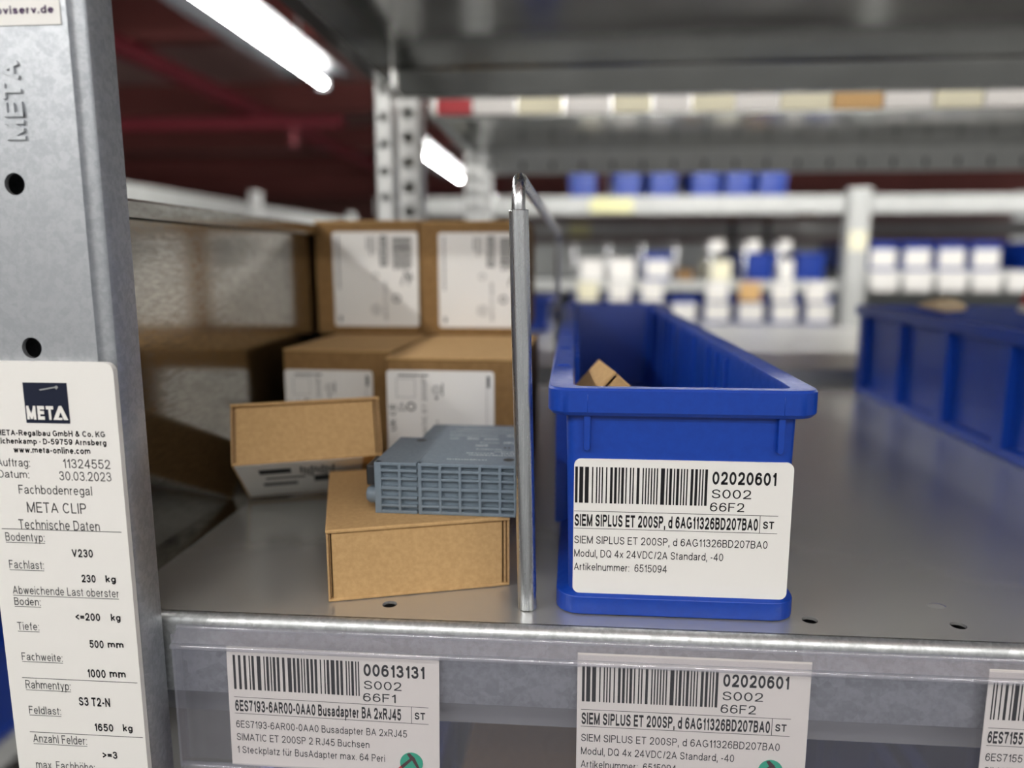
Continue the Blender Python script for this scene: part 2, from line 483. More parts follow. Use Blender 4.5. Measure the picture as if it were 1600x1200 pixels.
def tag(o, label, cat, group=None):
    o['label'] = label
    o['category'] = cat
    if group:
        o['group'] = group
    return o
def thing(name, label, cat, loc=(0, 0, 0), group=None, matrix=None):
    o = bpy.data.objects.new(name, None)
    o.empty_display_size = 0.02
    COL.objects.link(o)
    if matrix is not None:
        o.matrix_world = matrix
    else:
        o.location = loc
    return tag(o, label, cat, group)
def struct(o):
    o['kind'] = 'structure'
    return o
def dup(root, loc, label, group=None, rotz=None):
    r = root.copy()
    COL.objects.link(r)
    r.location = loc
    if rotz is not None:
        r.rotation_euler = (0, 0, rotz)
    r['label'] = label
    if group:
        r['group'] = group
    for ch in list(root.children):
        c = ch.copy()
        COL.objects.link(c)
        c.parent = r
        for g in list(ch.children):
            d = g.copy()
            COL.objects.link(d)
            d.parent = c
    return r
ORD = ['first', 'second', 'third', 'fourth', 'fifth', 'sixth', 'seventh', 'eighth', 'ninth', 'tenth', 'eleventh', 'twelfth', 'thirteenth', 'fourteenth']

def arc(cx, cy, r, a0, a1, n=6):
    return [(cx + r * math.cos(math.radians(a0 + (a1 - a0) * k / n)), cy + r * math.sin(math.radians(a0 + (a1 - a0) * k / n))) for k in range(n + 1)]

# ------------------------------------------------------------------ the hall
FLOOR, CEIL = -1.25, 0.95
struct(MB().box(-5, 5, -2.6, 9.2, FLOOR - .1, FLOOR).build('floor', M['floor']))
struct(MB().box(-5, 5, -2.6, 9.2, CEIL, CEIL + .1).build('ceiling', M['ceiling']))
struct(MB().box(-5, 5, 9.0, 9.2, FLOOR, CEIL).build('wall_back', M['wall']))
struct(MB().box(-5, -4.9, -2.6, 9.0, FLOOR, CEIL).build('wall_left', M['wall']))
k = 0
for y in (1.0, 2.2, 3.4, 4.6, 5.8, 7.0, 8.2):
    k += 1
    struct(MB().box(-4.9, 5, y, y + .09, CEIL - .13, CEIL - .001).build('trim_%d' % k, M['beam_red']))

# red sprinkler pipes under the ceiling, along and across the aisle
p = MB().tube([(-1.42, .4, .78), (-1.42, 8.6, .78)], .035, 14)
tag(p.build('sprinkler_pipe', M['pipe']), 'long red sprinkler pipe running along under the dark ceiling left of the lamps', 'pipe')
p = MB().tube([(-3.9, 3.0, .70), (-.98, 3.0, .70)], .028, 14)
for x in (-3.2, -2.2, -1.2):
    p.tube([(x, 3.0, .70), (x, 3.0, .60)], .014, 8)
tag(p.build('sprinkler_pipe', M['pipe']), 'red cross pipe with short drops under the dark ceiling', 'pipe')

# ------------------------------------------------------------------ tube lamps over the cross aisle
def make_lamp(loc, along, length, label, group, width=.10):
    t = thing('tube_lamp', label, 'lamp', loc, group)
    g = MB()
    prof = [(-width, .020), (-.02, .028), (.02, .028), (width * .6, .022)]
    tb = MB()
    n = 14
    if along == 'y':
        g.sheet(prof, .002, -.06, length + .06, 'y')
        path = [(0, 0, 0), (0, length, 0)]
    else:
        g.sheet([(y, z) for y, z in prof], .002, -.06, length + .06, 'x')
        path = [(0, 0, 0), (length, 0, 0)]
    tb.tube(path, .0075, n)
    tb.build('tube', M['lamp'], t)
    g.build('reflector', M['gutter'], t)
    for s_ in (-.02, length):
        e = MB()
        e.box(*((-.014, .014, s_, s_ + .02) if along == 'y' else (s_, s_ + .02, -.014, .014)), -.014, .031)
        e.build('end_cap', M['gutter'], t)
    for s_ in (.15, length - .15):
        a_ = (0, s_) if along == 'y' else (s_, 0)
        MB().tube([(*a_, .031), (*a_, CEIL - loc[2])], .003, 8).build('hanger', M['steel'], t)
    return t
XL, ZL = -.612, .545
make_lamp((XL, -1.11, ZL), 'y', 1.30, 'tube lamp over the cross aisle beside the viewer', 'aisle tube lamps')
make_lamp((XL, .336, ZL), 'y', 1.29, 'nearest bright white tube lamp, upper left, over the cross aisle', 'aisle tube lamps')
make_lamp((XL, 2.555, ZL), 'y', 1.29, 'second bright tube lamp, seen right of the perforated uprights', 'aisle tube lamps')
make_lamp((XL, 5.25, ZL), 'y', 1.795, 'farthest tube lamp of the aisle row, just above the cartons', 'aisle tube lamps')
for i, x in enumerate((-1.78, -.44, .63)):
    make_lamp((x, -.85, ZL + .245), 'x', .95, 'tube lamp over the front aisle behind the viewer, %s from the left' % ORD[i], 'front aisle lamps')
for i, x in enumerate((-1.78, -.44, .63)):  # unseen extra row, added to brighten the front faces
    make_lamp((x, -1.35, ZL + .245), 'x', .95, 'unseen tube lamp of an added second row behind the viewer, %s from the left' % ORD[i], 'added second row of front lamps')
for i, x in enumerate((-.1, 1.1)):
    make_lamp((x, 1.25, ZL + .02), 'x', .95, ['tube lamp over the rear aisle, near row, left', 'tube lamp over the rear aisle, near row, right'][i], 'rear aisle lamps')
    make_lamp((x, 1.48, ZL + .02), 'x', .95, ['unseen tube lamp added over the rear aisle, far row, left', 'unseen tube lamp added over the rear aisle, far row, right'][i], 'rear aisle lamps')  # far row added to double the light on the far rack

# ------------------------------------------------------------------ upright with holes, sticker and raised letters
t = thing('rack_upright', 'galvanised upright post at the left with round holes and a long white data sticker', 'rack post', (-.166, -.014, FLOOR))
X = Matrix.Translation((.166, .014, -FLOOR))
b = MB()
yf = -.022
HX = -.1695
hz = [.0975 + .05 * k for k in range(-1, 9)]
F = lambda u, v, d: (u, yf + d, v)
for z in hz:
    b.holed(HX, z, .0195, .025, .0033, .0016, F)
zt, zb = hz[-1] + .025, hz[0] - .025
b.box(HX - .0195, HX + .0195, yf, yf + .0014, FLOOR, zb)
b.box(HX - .0195, HX + .0195, yf, yf + .0014, zt, CEIL)
prof = [(HX + .0195, yf), (-.1480, yf)] + arc(-.1452, yf + .0002, .0028, 180, 20, 8) + [(-.1418, yf + .003), (-.1436, -.0075), (-.1436, -.0062), (-.152, -.0062)]
b.sheet(prof, .0013, FLOOR, CEIL, 'z')
b.sheet([(-.1525, -.0062), (-.1898, -.0062), (-.1898, yf), (HX - .0195, yf)], .0013, FLOOR, CEIL, 'z')  # back wall added to keep the inside dark behind the holes
b.v = [X @ q for q in b.v]
b.build('channel', M['post'], t, smooth=40, fix=False)
Fp = lambda u, v: (u, yf - .0004, v)
e = MB()
vs, fs = text_mesh('META', 1)
kx = .0225 / max(p.x for p in vs)
n_ = len(vs)
top_ = [(-.1640 - p.y * .0062, yf - .0006 - p.z * .08, .1603 + p.x * kx) for p in vs]
bot_ = [(q[0], yf + .0002, q[2]) for q in top_]
e.add(top_, fs)
for f_ in fs:
    for k_ in range(len(f_)):
        a_, b_ = f_[k_], f_[(k_ + 1) % len(f_)]
        e.add([top_[a_], top_[b_], bot_[b_], bot_[a_]], [(0, 1, 2, 3)])
e.v = [X @ q for q in e.v]
e.build('raised_letters', M['post'], t, smooth=0, fix=False)
STICKER = [
  ('META-Regalbau GmbH & Co. KG', -0.1826, -0.1463, 0.0697, 0.0019, 3),
  ('Eichenkamp · D-59759 Arnsberg', -0.1829, -0.1461, 0.0670, 0.0019, 3),
  ('www.meta-online.com', -0.1774, -0.1517, 0.0641, 0.0021, 3),
  ('Auftrag:', -0.1836, -0.1724, 0.0595, 0.0028, 0),
  ('11324552', -0.1612, -0.1455, 0.0594, 0.0030, 0),
  ('Datum:', -0.1836, -0.1731, 0.0557, 0.0026, 0),
  ('30.03.2023', -0.1629, -0.1455, 0.0553, 0.0030, 0),
  ('Fachbodenregal', -0.1772, -0.1524, 0.0505, 0.0030, 0),
  ('META CLIP', -0.1750, -0.1549, 0.0443, 0.0035, 0),
  ('Technische Daten', -0.1785, -0.1509, 0.0386, 0.0033, 0),
  ('Bodentyp:', -0.1836, -0.1701, 0.0344, 0.0029, 2),
  ('V230', -0.1613, -0.1541, 0.0295, 0.0028, 1),
  ('Fachlast:', -0.1834, -0.1714, 0.0249, 0.0029, 2),
  ('230', -0.1588, -0.1540, 0.0209, 0.0027, 1),
  ('kg', -0.1506, -0.1471, 0.0212, 0.0024, 1),
  ('Abweichende Last oberster', -0.1832, -0.1466, 0.0160, 0.0029, 2),
  ('Boden:', -0.1831, -0.1739, 0.0121, 0.0027, 2),
  ('<=200', -0.1623, -0.1537, 0.0075, 0.0027, 1),
  ('kg', -0.1500, -0.1467, 0.0078, 0.0025, 1),
  ('Tiefe:', -0.1830, -0.1754, 0.0033, 0.0028, 2),
  ('500', -0.1583, -0.1534, -0.0021, 0.0028, 1),
  ('mm', -0.1520, -0.1465, -0.0018, 0.0025, 1),
  ('Fachweite:', -0.1827, -0.1683, -0.0076, 0.0028, 2),
  ('1000', -0.1600, -0.1537, -0.0128, 0.0030, 1),
  ('mm', -0.1523, -0.1467, -0.0125, 0.0029, 1),
  ('Rahmentyp:', -0.1825, -0.1665, -0.0179, 0.0031, 2),
  ('S3 T2-N', -0.1641, -0.1531, -0.0233, 0.0032, 1),
  ('Feldlast:', -0.1823, -0.1709, -0.0272, 0.0029, 2),
  ('1650', -0.1594, -0.1528, -0.0324, 0.0028, 1),
  ('kg', -0.1494, -0.1460, -0.0320, 0.0026, 1),
  ('Anzahl Felder:', -0.1820, -0.1627, -0.0379, 0.0032, 2),
  ('>=3', -0.1576, -0.1523, -0.0425, 0.0027, 1),
  ('max. Fachhöhe:', -0.1820, -0.1608, -0.0478, 0.0032, 2)]
ys = -.0244
b = MB()
sx0, sx1, sz0, sz1 = -.1884, -.1418, -.075, .0934
b.prism([(q[0], q[1]) for q in rrect(sx0, sx1, sz0, sz1, .003, 0)], ys, -.0222, 'y')
Fs = lambda u, v: (u, ys - .00008, v)
for s_, u0, u1, v, c, kd in STICKER:
    b.text(s_, u0, u1, v, c, Fs, 2 if kd in (0, 2) else 1, 1 if kd in (1, 3) else 0)
    if kd == 2:
        b.rect(u0, u1, v - .00062, v - .0004, Fs, 2)
for u0, u1, v in ((-.1845, -.1437, .0385), (-.1834, -.1429, -.0140), (-.1829, -.1426, -.0340)):
    b.rect(u0, u1, v - .00012, v + .00012, Fs, 2)
b.rect(-.172, -.1574, .0739, .0869, Fs, 3)
Fs2 = lambda u, v: (u, ys - .0004, v)
b.text('MET', -.1714, -.1624, .0751, .0044, Fs2, 0, 2, .06)
b.poly([(-.1627, .0751), (-.1605, .0796), (-.1596, .0796), (-.1577, .0751), (-.1592, .0751), (-.1601, .0776), (-.1609, .0758), (-.1596, .0758), (-.1597, .0751)], Fs2, 0)
b.poly([(-.1662, .0844), (-.1612, .0853), (-.1607, .0848), (-.1600, .0856), (-.1606, .0861), (-.1613, .0857), (-.1664, .0848)], Fs2, 4)
b.v = [X @ q for q in b.v]
b.build('data_sticker', [M['paper'], M['ink'], M['ink_grey'], M['navy'], M['steel']], t, smooth=0, fix=False)
b = MB()
b.box(-.1884, -.1498, yf - .0003, yf - .00005, .1925, .212)
b.text('noviserv.de', -.1715, -.1516, .1956, .0022, lambda u, v: (u, yf - .0004, v), 1, 1)
b.v = [X @ q for q in b.v]
b.build('web_sticker', [M['paper'], M['purple']], t, smooth=0, fix=False)

# ------------------------------------------------------------------ the shelf board in front
def make_board(name, label, x0, x1, y0, y1, z, deckmat, lipmat, holes=(), holey=.0145, lip=.029, under=None, back_holes=False, rlip=None, rearmat=None):
    t = thing(name, label, 'shelf', ((x0 + x1) / 2, (y0 + y1) / 2, z))
    X = Matrix.Translation(-t.location)
    d = MB()
    Fd = lambda u, v, dd: (u, v, z - dd)
    r = .0034
    ya, yb = y0 + r, y1 - r
    if holes:
        hs = sorted(holes)
        xa = x0
        hy1 = y0 + .0260
        for h in hs:
            if h - .011 > xa:
                d.box(xa, h - .011, ya, hy1, z - .001, z)
            d.holed(h, (ya + hy1) / 2, .011, (hy1 - ya) / 2, .0027, .0011, Fd)
            xa = h + .011
        d.box(xa, x1, ya, hy1, z - .001, z)
        d.box(x0, x1, hy1, yb, z - .001, z)
    else:
        d.box(x0, x1, ya, yb, z - .001, z)
    d.v = [X @ q for q in d.v]
    d.build('deck', under or deckmat, t, smooth=0, fix=False)
    f = MB()
    path = [(ya + .0005, z)] + arc(ya, z - r, r, 90, 180, 8) + [(y0, z - lip), (y0 + .012, z - lip), (y0 + .012, z - lip + .006)]
    f.sheet(path, .001, x0, x1, 'x')
    f.v = [X @ q for q in f.v]
    f.build('front_lip', lipmat, t, smooth=40)
    g = MB()
    path = [(yb - .0005, z)] + arc(yb, z - r, r, 90, 0, 8) + [(y1, z - (rlip or lip)), (y1 - .012, z - (rlip or lip))]
    g.sheet(path, -.001, x0, x1, 'x')
    if back_holes:
        for i in range(int((x1 - x0) / .05)):
            xx = x0 + .02 + i * .05
            g.prism([(xx + .003 * math.cos(a * .785), z - .026 + .007 * math.sin(a * .785)) for a in range(8)], y1 - .0016, y1 - .0011, 'y', 1)
    g.v = [X @ q for q in g.v]
    g.build('rear_lip', [rearmat or lipmat, M['ink']], t, smooth=40)
    for xx, xi in ((x0, x0 + .012), (x1, x1 - .012)):
        s_ = MB().sheet([(xi, z - lip), (xx, z - lip), (xx, z - .0005)], .001 if xx == x1 else -.001, y0 + .012, y1 - .012, 'y')
        s_.v = [X @ q for q in s_.v]
        s_.build('side_lip', lipmat, t, smooth=0)
    return t
A1 = make_board('shelf_board', 'grey galvanised shelf board carrying the blue bin and the cardboard boxes', -.1985, .82, -.004, .506, 0, M['deck'], M['lip'],
                holes=[-.0658 + .05 * k for k in (0, 3, 4, 5, 6)])
dm = MB()
cx, cy = .1336, .0255
for k in range(10):
    pass
dm.loft([[(cx + .0034 * q * math.cos(a * .628), cy + .0022 * q * math.sin(a * .628), h) for a in range(10)] for q, h in ((1, .00002), (.7, .0005), (.3, .0008))])
dm.v = [q - A1.location for q in dm.v]
dm.build('dimple', M['deck'], A1)
sm = MB().sheet([(.0060, -.0012), (.0060, -.0170), (.0240, -.0170), (.0240, -.0012)], .0008, -.19, .81, 'x')  # unseen channel added below the deck to turn its holes black
sm.v = [q - A1.location for q in sm.v]
sm.build('added_hole_backing', M['deck'], A1, smooth=0)
# set-back reinforcing rail below the board
st = MB().sheet([(.018, -.030), (.010, -.034), (.010, -.0455), (.03, -.0455)], .0012, -.188, .82, 'x')
tag(st.build('stiffener_rail', M['deck'], smooth=40), 'grey steel rail set back under the front edge of the shelf board', 'rail')

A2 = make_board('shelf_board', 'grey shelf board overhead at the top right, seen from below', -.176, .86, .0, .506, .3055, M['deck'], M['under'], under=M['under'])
B2 = make_board('shelf_board', 'upper shelf board of the rack behind, carrying a row of white cards', -.158, .86, .60, 1.06, .3055, M['deck'], M['under'], under=M['under'], back_holes=True, rlip=.040, rearmat=M['upright'])  # paler zinc on the rear lip stands in for reflected light
B1 = make_board('shelf_board', 'empty bright shelf board of the rack behind, level with the blue bins', -.158, .86, .56, 1.085, .012, M['shine'], M['shine'])

# perforated uprights behind
def make_upright(x0, x1, y0, y1, z0, z1, label, pitch=.0255, off=0, group=None, name='rack_upright', mat='upright'):
    t = thing(name, label, 'rack post', ((x0 + x1) / 2, (y0 + y1) / 2, z0), group)
    b = MB()
    hx, d = (x1 - x0) / 2, (y1 - y0)
    if pitch:
        n = int((z1 - z0 - off) / pitch)
        F = lambda u, v, dd: (u, -d / 2 + dd, v)
        for k in range(n):
            b.holed(0, off + pitch * (k + .5), hx, pitch / 2, hx * .52, .0015, F, n=16)
        b.box(-hx, hx, -d / 2, -d / 2 + .0015, off + pitch * n, z1 - z0)
        if off:
            b.box(-hx, hx, -d / 2, -d / 2 + .0015, 0, off)
    else:
        b.box(-hx, hx, -d / 2, -d / 2 + .0015, 0, z1 - z0)
    b.box(-hx, -hx + .0015, -d / 2, d / 2, 0, z1 - z0)
    b.box(hx - .0015, hx, -d / 2, d / 2, 0, z1 - z0)
    b.box(-hx + .0015, hx - .0015, d / 2 - .0015, d / 2, 0, z1 - z0, 0)
    b.build('channel', M[mat], t, smooth=0, fix=False)
    if z1 < .5:
        MB().box(-hx - .001, hx + .001, -d / 2 - .001, d / 2 + .001, z1 - z0, z1 - z0 + .004).build('cap', M['upright'], t, bevel=.001)
    return t
make_upright(-.1965, -.1785, .510, .535, FLOOR, CEIL, 'left one of two bright perforated uprights rising behind the cartons', off=.02)
make_upright(-.190, -.164, .572, .598, FLOOR, CEIL, 'right one of two bright perforated uprights rising behind the cartons', off=.01)
make_upright(-.187, -.162, 1.065, 1.09, FLOOR, CEIL, 'blurred upright just right of the second tube lamp', off=.02)
make_upright(-.187, -.162, 1.24, 1.265, FLOOR, CEIL, 'blurred upright farthest right in the row, above the wire divider', off=.03)

# ------------------------------------------------------------------ left partition sheet
b = MB()
b.sheet([(-.1668, .0006), (-.1735, .0006), (-.1735, .1462), (-.1729, .1470), (-.1692, .1470), (-.1686, .1464), (-.1686, .1408)], .0008, .003, .499, 'y')
b.build('partition_panel', M['panel'], None, smooth=20)
pp = bpy.data.objects['partition_panel']
tag(pp, 'upright galvanised partition sheet mirroring the cartons at the left of the shelf', 'partition')

# ------------------------------------------------------------------ wire divider
t = thing('wire_divider', 'bent zinc wire divider with a thick front sleeve beside the blue bin', 'divider', (-.0153, .0118, 0))
X = Matrix.Translation((.0153, -.0118, 0))
b = MB()
xa, xb = -.0187, -.0135
path = [(-.0153, .0118, .004), (-.0186, .0118, .1405)]
top = []
for k in range(9):
    a = math.radians(180 - 90 * k / 8)
    top.append((-.0187, .0118 + .0095 + .0095 * math.cos(a), .1425 + .0095 * math.sin(a)))
rear = []
for k in range(9):
    a = math.radians(90 - 90 * k / 8)
    rear.append((xb, .388 + .0095 * math.cos(a), .1375 + .0095 * math.sin(a)))
b.tube(path + top + rear + [(xb, .3975, .0005)], .00235, 14, 0, X)
b.build('rod', M['wire'], t, smooth=60)
b = MB()
b.tube([(-.0152, .0118, .0002), (-.0186, .0118, .1412)], .0034, 20, 0, X)
b.build('sleeve', M['wire'], t, bevel=.0003, smooth=60)

# ------------------------------------------------------------------ label printing shared by bin label and cards
def barcode(b, u0, u1, v0, v1, F, mat, seed, lean=0):
    r = random.Random(seed)
    n = 94
    wd = (u1 - u0) / n
    i = 0
    while i < n:
        bw = r.choice([1, 1, 1, 2, 2, 3])
        if i + bw > n:
            bw = n - i
        b.rect(u0 + i * wd, u0 + (i + bw * .92) * wd, v0, v1, F, mat)
        i += bw + r.choice([1, 1, 1, 2, 2])
def print_label(b, u, v, F, num, loc, head, lines, seed, k=1.0, mat=1, st=True, cut=None):
    """u, v: left edge and top edge of the printed block"""
    barcode(b, u + .0002 * k, u + .0455 * k, v - .0158 * k, v - .0028 * k, F, mat, seed)
    if num:
        b.text(num, u + .0470 * k, u + .0684 * k, v - .0081 * k, .0046 * k, F, mat, 1)
        b.text('S002', u + .0470 * k, u + .0603 * k, v - .0130 * k, .0032 * k, F, mat)
        b.text(loc, u + .0466 * k, u + .0582 * k, v - .0177 * k, .0032 * k, F, mat)
    W = .0697 * k
    b.rect(u, u + W, v - .01890 * k, v - .01872 * k, F, mat)
    b.rect(u, u + W, v - .02520 * k, v - .02502 * k, F, mat)
    if st:
        b.rect(u + .0636 * k, u + .0638 * k, v - .0252 * k, v - .0188 * k, F, mat)
        b.text('ST', u + .0648 * k, u + .0685 * k, v - .0235 * k, .0027 * k, F, mat, 1)
    b.text(head[0], u + .0002, u + head[1] * k, v - .0243 * k, .0044 * k, F, mat, 1)
    for i, (s_, wd) in enumerate(lines):
        b.text(s_, u + .0002, u + wd * k, v - (.0307 + .0050 * i) * k, .0028 * k, F, mat)

def make_bin(loc, wd, ln, h, label, group=None, ribs=5, name='storage_bin', hi=True, extra=None):
    t = thing(name, label, 'bin', loc, group)
    b = MB()
    n = 5 if hi else 2
    g = .0035
    L = [rrect(g, wd - g, .0015, ln - .0015, .0085, .0004, n), rrect(g, wd - g, .0015, ln - .0015, .0085, .0068, n),
         rrect(.0078, wd - .0078, .0042, ln - .0042, .004, .0084, n), rrect(.0064, wd - .0066, .0036, ln - .0036, .004, h - .0096, n),
         rrect(.0012, wd - .0012, .0010, ln - .0010, .007, h - .0096, n), rrect(0, wd, 0, ln, .0075, h - .0082, n), rrect(0, wd, 0, ln, .0075, h - .0008, n),
         rrect(.0006, wd - .0006, .0006, ln - .0006, .007, h, n), rrect(.0086, wd - .0086, .0052, ln - .0052, .004, h, n),
         rrect(.0092, wd - .0092, .0058, ln - .0058, .004, h - .002, n), rrect(.0105, wd - .0105, .0062, ln - .0062, .004, .003, n)]
    b.loft(L)
    for q in extra or []:
        q(b)
    if ribs:
        r = b
        for k in range(ribs):
            y = .085 + (ln - .105) * k / (ribs - 1)
            r.box(.0012, .0090, y - .006, y + .006, .0066, h - .0098)
            r.box(wd - .0090, wd - .0012, y - .006, y + .006, .0066, h - .0098)
            for q in (.25, .5, .75):
                yy = y + (ln - .105) / (ribs - 1) * q
                if k < ribs - 1:
                    r.box(wd - .0115, wd - .0092, yy - .0012, yy + .0012, .003, h - .003)
                    r.box(.0092, .0115, yy - .0012, yy + .0012, .003, h - .003)
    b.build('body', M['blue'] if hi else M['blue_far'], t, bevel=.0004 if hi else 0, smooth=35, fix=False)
    return t

BX, BY, BW, BH = -.0083, .0065, .0908, .0821
def front_ribs(b):
    for xx in (.0135, .0785):
        b.prism([(xx - .0011, BH - .0215), (xx, BH - .0222), (xx + .0011, BH - .0215), (xx + .0011, BH - .0090), (xx - .0011, BH - .0090)], .0018, .0045, 'y')
        b.box(xx - .0002, xx + .0002, -.0001, .0005, BH - .0085, BH - .002)
    for yy in (.055, .115, .19):
        b.box(.0022, .0072, yy, yy + .0022, BH - .0006, BH + .0005)
bin0 = make_bin((BX, BY, 0), BW, .497, BH, 'blue plastic storage bin with a white barcode label, in sharp focus at the centre right', extra=[front_ribs])
b = MB()
lx0, lx1, lz0, lz1 = .0093, .0836, .0077, .0569
yl = .0030
b.prism([(q[0], q[1]) for q in rrect(lx0, lx1, lz0, lz1, .0024, 0)], yl, yl + .0011, 'y')
Fl = lambda u, v: (u, yl - .00006, v)
print_label(b, lx0 + .0002, lz1, Fl, '02020601', '66F2', ('SIEM SIPLUS ET 200SP, d 6AG11326BD207BA0', .0631),
            [('SIEM SIPLUS ET 200SP, d 6AG11326BD207BA0', .0667), ('Modul, DQ 4x 24VDC/2A Standard, -40', .0519), ('Artikelnummer:  6515094', .0327)], 5)
b.build('barcode_label', [M['paper'], M['ink']], bin0, smooth=0, fix=False)

# ------------------------------------------------------------------ mailer boxes
def make_mailer(matrix, wd, ln, h, label, group=None, bottom_label=False):
    """origin: front left bottom corner, y to the rear"""
    t = thing('cardboard_box', label, 'box', matrix=matrix, group=group)
    s_ = .0014
    f = MB().box(.0018, wd - .0027, .0006, .0020, .0004, h - .0018)
    f.build('front_panel', M['card'], t, bevel=.0004)
    for xa, xb, ya, hh in ((0, .0008, 0, .0016), (.0009, .0014, .0016, .0020), (wd - .0008, wd, 0, .0016), (wd - .0021, wd - .0013, .0006, .0018)):
        MB().box(xa, xb, ya, ln - .0017, .0013, h - hh).build('side_wall', M['card_edge'], t, bevel=.0002)
    MB().box(.0001, wd - .0001, ln - .0016, ln, 0, h - .0016).build('rear_wall', M['card'], t, bevel=.0003)
    MB().box(0, wd, .0004, ln, 0, .0012).build('base', M['card'], t, bevel=.0003)
    MB().box(-.0002, wd + .0002, -.0004, ln + .0003, h - .0015, h).build('lid', M['card'], t, bevel=.0005)
    if bottom_label:
        b = MB()
        Fb = lambda u, v: (u, v, -.0003)
        b.box(.001, .056, .0015, .076, -.0002, 0)
        b.rect(.010, .024, .012, .022, Fb, 1)
        for k in range(10):
            b.rect(.028 + .0016 * k, .029 + .0016 * k, .010 + .002 * (k % 3), .024 + .003 * (k % 4), Fb, 2)
        b.rect(.012, .030, .030, .034, Fb, 2)
        b.rect(.034, .044, .032, .046, Fb, 1)
        b.rect(.010, .026, .042, .050, Fb, 2)
        b.build('bottom_label', [M['paper'], M['ink'], M['ink_grey']], t, smooth=0, fix=False)
    return t
a = math.atan2(.0195, .0634)
m1 = Matrix.Translation((-.0884, .0097, .0002)) @ Matrix.Rotation(a, 4, 'Z')
make_mailer(m1, .0682, .079, .0280, 'small flat cardboard mailer box in front, lying under the grey module')
BL = Vector((-0.14589, 0.05850, 0.03728))
ex = Vector((0.94297, 0.33280, 0.00710))
ey = Vector((-0.29251, 0.83862, -0.45951))
ez = ex.cross(ey)
m2 = Matrix((( ex.x, ey.x, ez.x, BL.x), (ex.y, ey.y, ez.y, BL.y), (ex.z, ey.z, ez.z, BL.z), (0, 0, 0, 1)))
make_mailer(m2, 0.0646, .079, .0278, 'cardboard mailer box tilted up at the left, leaning on the front box', bottom_label=True)

# ------------------------------------------------------------------ grey electronic module on the front box
mm = Matrix.Translation((-.0752, .0292, .0283)) @ Matrix.Rotation(math.radians(-1.2), 4, 'Z')
t = thing('electronic_module', 'grey-blue plastic electronic module with a ribbed grid side, lying on the front box', 'electronic module', matrix=mm)
W, D, H = .0545, .0680, .0203
sx = .0166
b = MB()
b.box(sx + .0003, W, .0020, D, 0, H)
b.box(0, sx + .0003, .0020, .0415, 0, H)
b.box(.0095, sx + .0003, .0415, D, 0, H)
# lattice on the front
rec = [(.0013, .0027), (.0038, .0060), (.0070, .0096), (.0109, .0135), (.0145, .0167), (.0177, .0190)]
edges = [0] + [q for a_, b_ in rec for q in (a_, b_)] + [H]
hb = [(H - edges[k + 1], H - edges[k]) for k in range(0, len(edges), 2)]
b.box(W - .0008, W, 0, .0027, .0001, H - .0001)
for k in range(4):
    b.box(.0184 + .00765 * k + .00655, .0184 + .00765 * (k + 1), 0, .0027, .0001, H - .0001)
b.box(sx + .0004, .0184, 0, .0027, 0, H)
for z0, z1 in hb:
    b.box(sx + .0004, W - .0002, .0001, .0027, z0, z1)
b.build('housing', M['module'], t, bevel=.0002)
c = MB()
c.box(0, .0026, 0, .00265, 0, H)
c.box(.0092, .0103, 0, .00265, .0001, H - .0001)
for z0, z1 in hb:
    c.box(.0002, sx - .0001, .0001, .00265, z0, z1)
c.build('grid_cover', M['module'], t, bevel=.0002)
MB().box(-.0036, 0, .0016, .016, .0106, .0186).build('plug', M['black'], t, bevel=.0006)
c = MB()
c.tube([(.0002, .006, .0058), (-.0030, .006, .0058), (-.0046, .006, .0058)], [.0036, .0036, .0026], 20)
c.build('latch', M['module'], t, bevel=.0004, smooth=50)
for x, y, ra, rb in ((.0105, .036, .0022, .0022), (.0510, .008, .0022, .0022), (.0475, .0265, .0005, .0012), (.0492, .0265, .0005, .0012)):
    c = MB().add([(x + ra * math.cos(k * .3927), y + rb * math.sin(k * .3927), H + .00007) for k in range(16)], [tuple(range(16))])
    c.build('screw_recess' if ra > .001 else 'pin_hole', M['black'], t, smooth=0, fix=False)
c = MB()
Ft = lambda u, v: (u, v, H + .00008)
rr = random.Random(3)
for row, (y, u0, u1, hgt) in enumerate([(.0065, .027, .0425, .0011), (.0135, .0345, .0565, .0012), (.0165, .033, .044, .0011), (.0165, .047, .0565, .0014), (.0195, .044, .056, .0011),
                                       (.023, .036, .0465, .0010), (.0285, .035, .0400, .0026), (.0285, .052, .056, .0030), (.034, .036, .044, .0010), (.034, .046, .0565, .0028),
                                       (.040, .022, .026, .0014), (.040, .0295, .0345, .0030), (.040, .037, .043, .0022), (.046, .021, .042, .0011), (.0465, .046, .0565, .0024), (.052, .020, .055, .0010), (.057, .022, .05, .001), (.061, .025, .05, .001)]):
    u, u1 = u0, min(u1, .0535)
    while u < u1:
        wd = rr.uniform(.0004, .0011)
        c.rect(u, min(u + wd, u1), y, y + hgt * rr.choice([1, .7, 1]), Ft)
        if hgt > .0015:
            c.rect(u, min(u + wd * .5, u1), y - .0008, y - .0003, Ft)
        u += wd + rr.uniform(.0002, .0005)
c.build('printing', M['module_print'], t, smooth=0, fix=False)

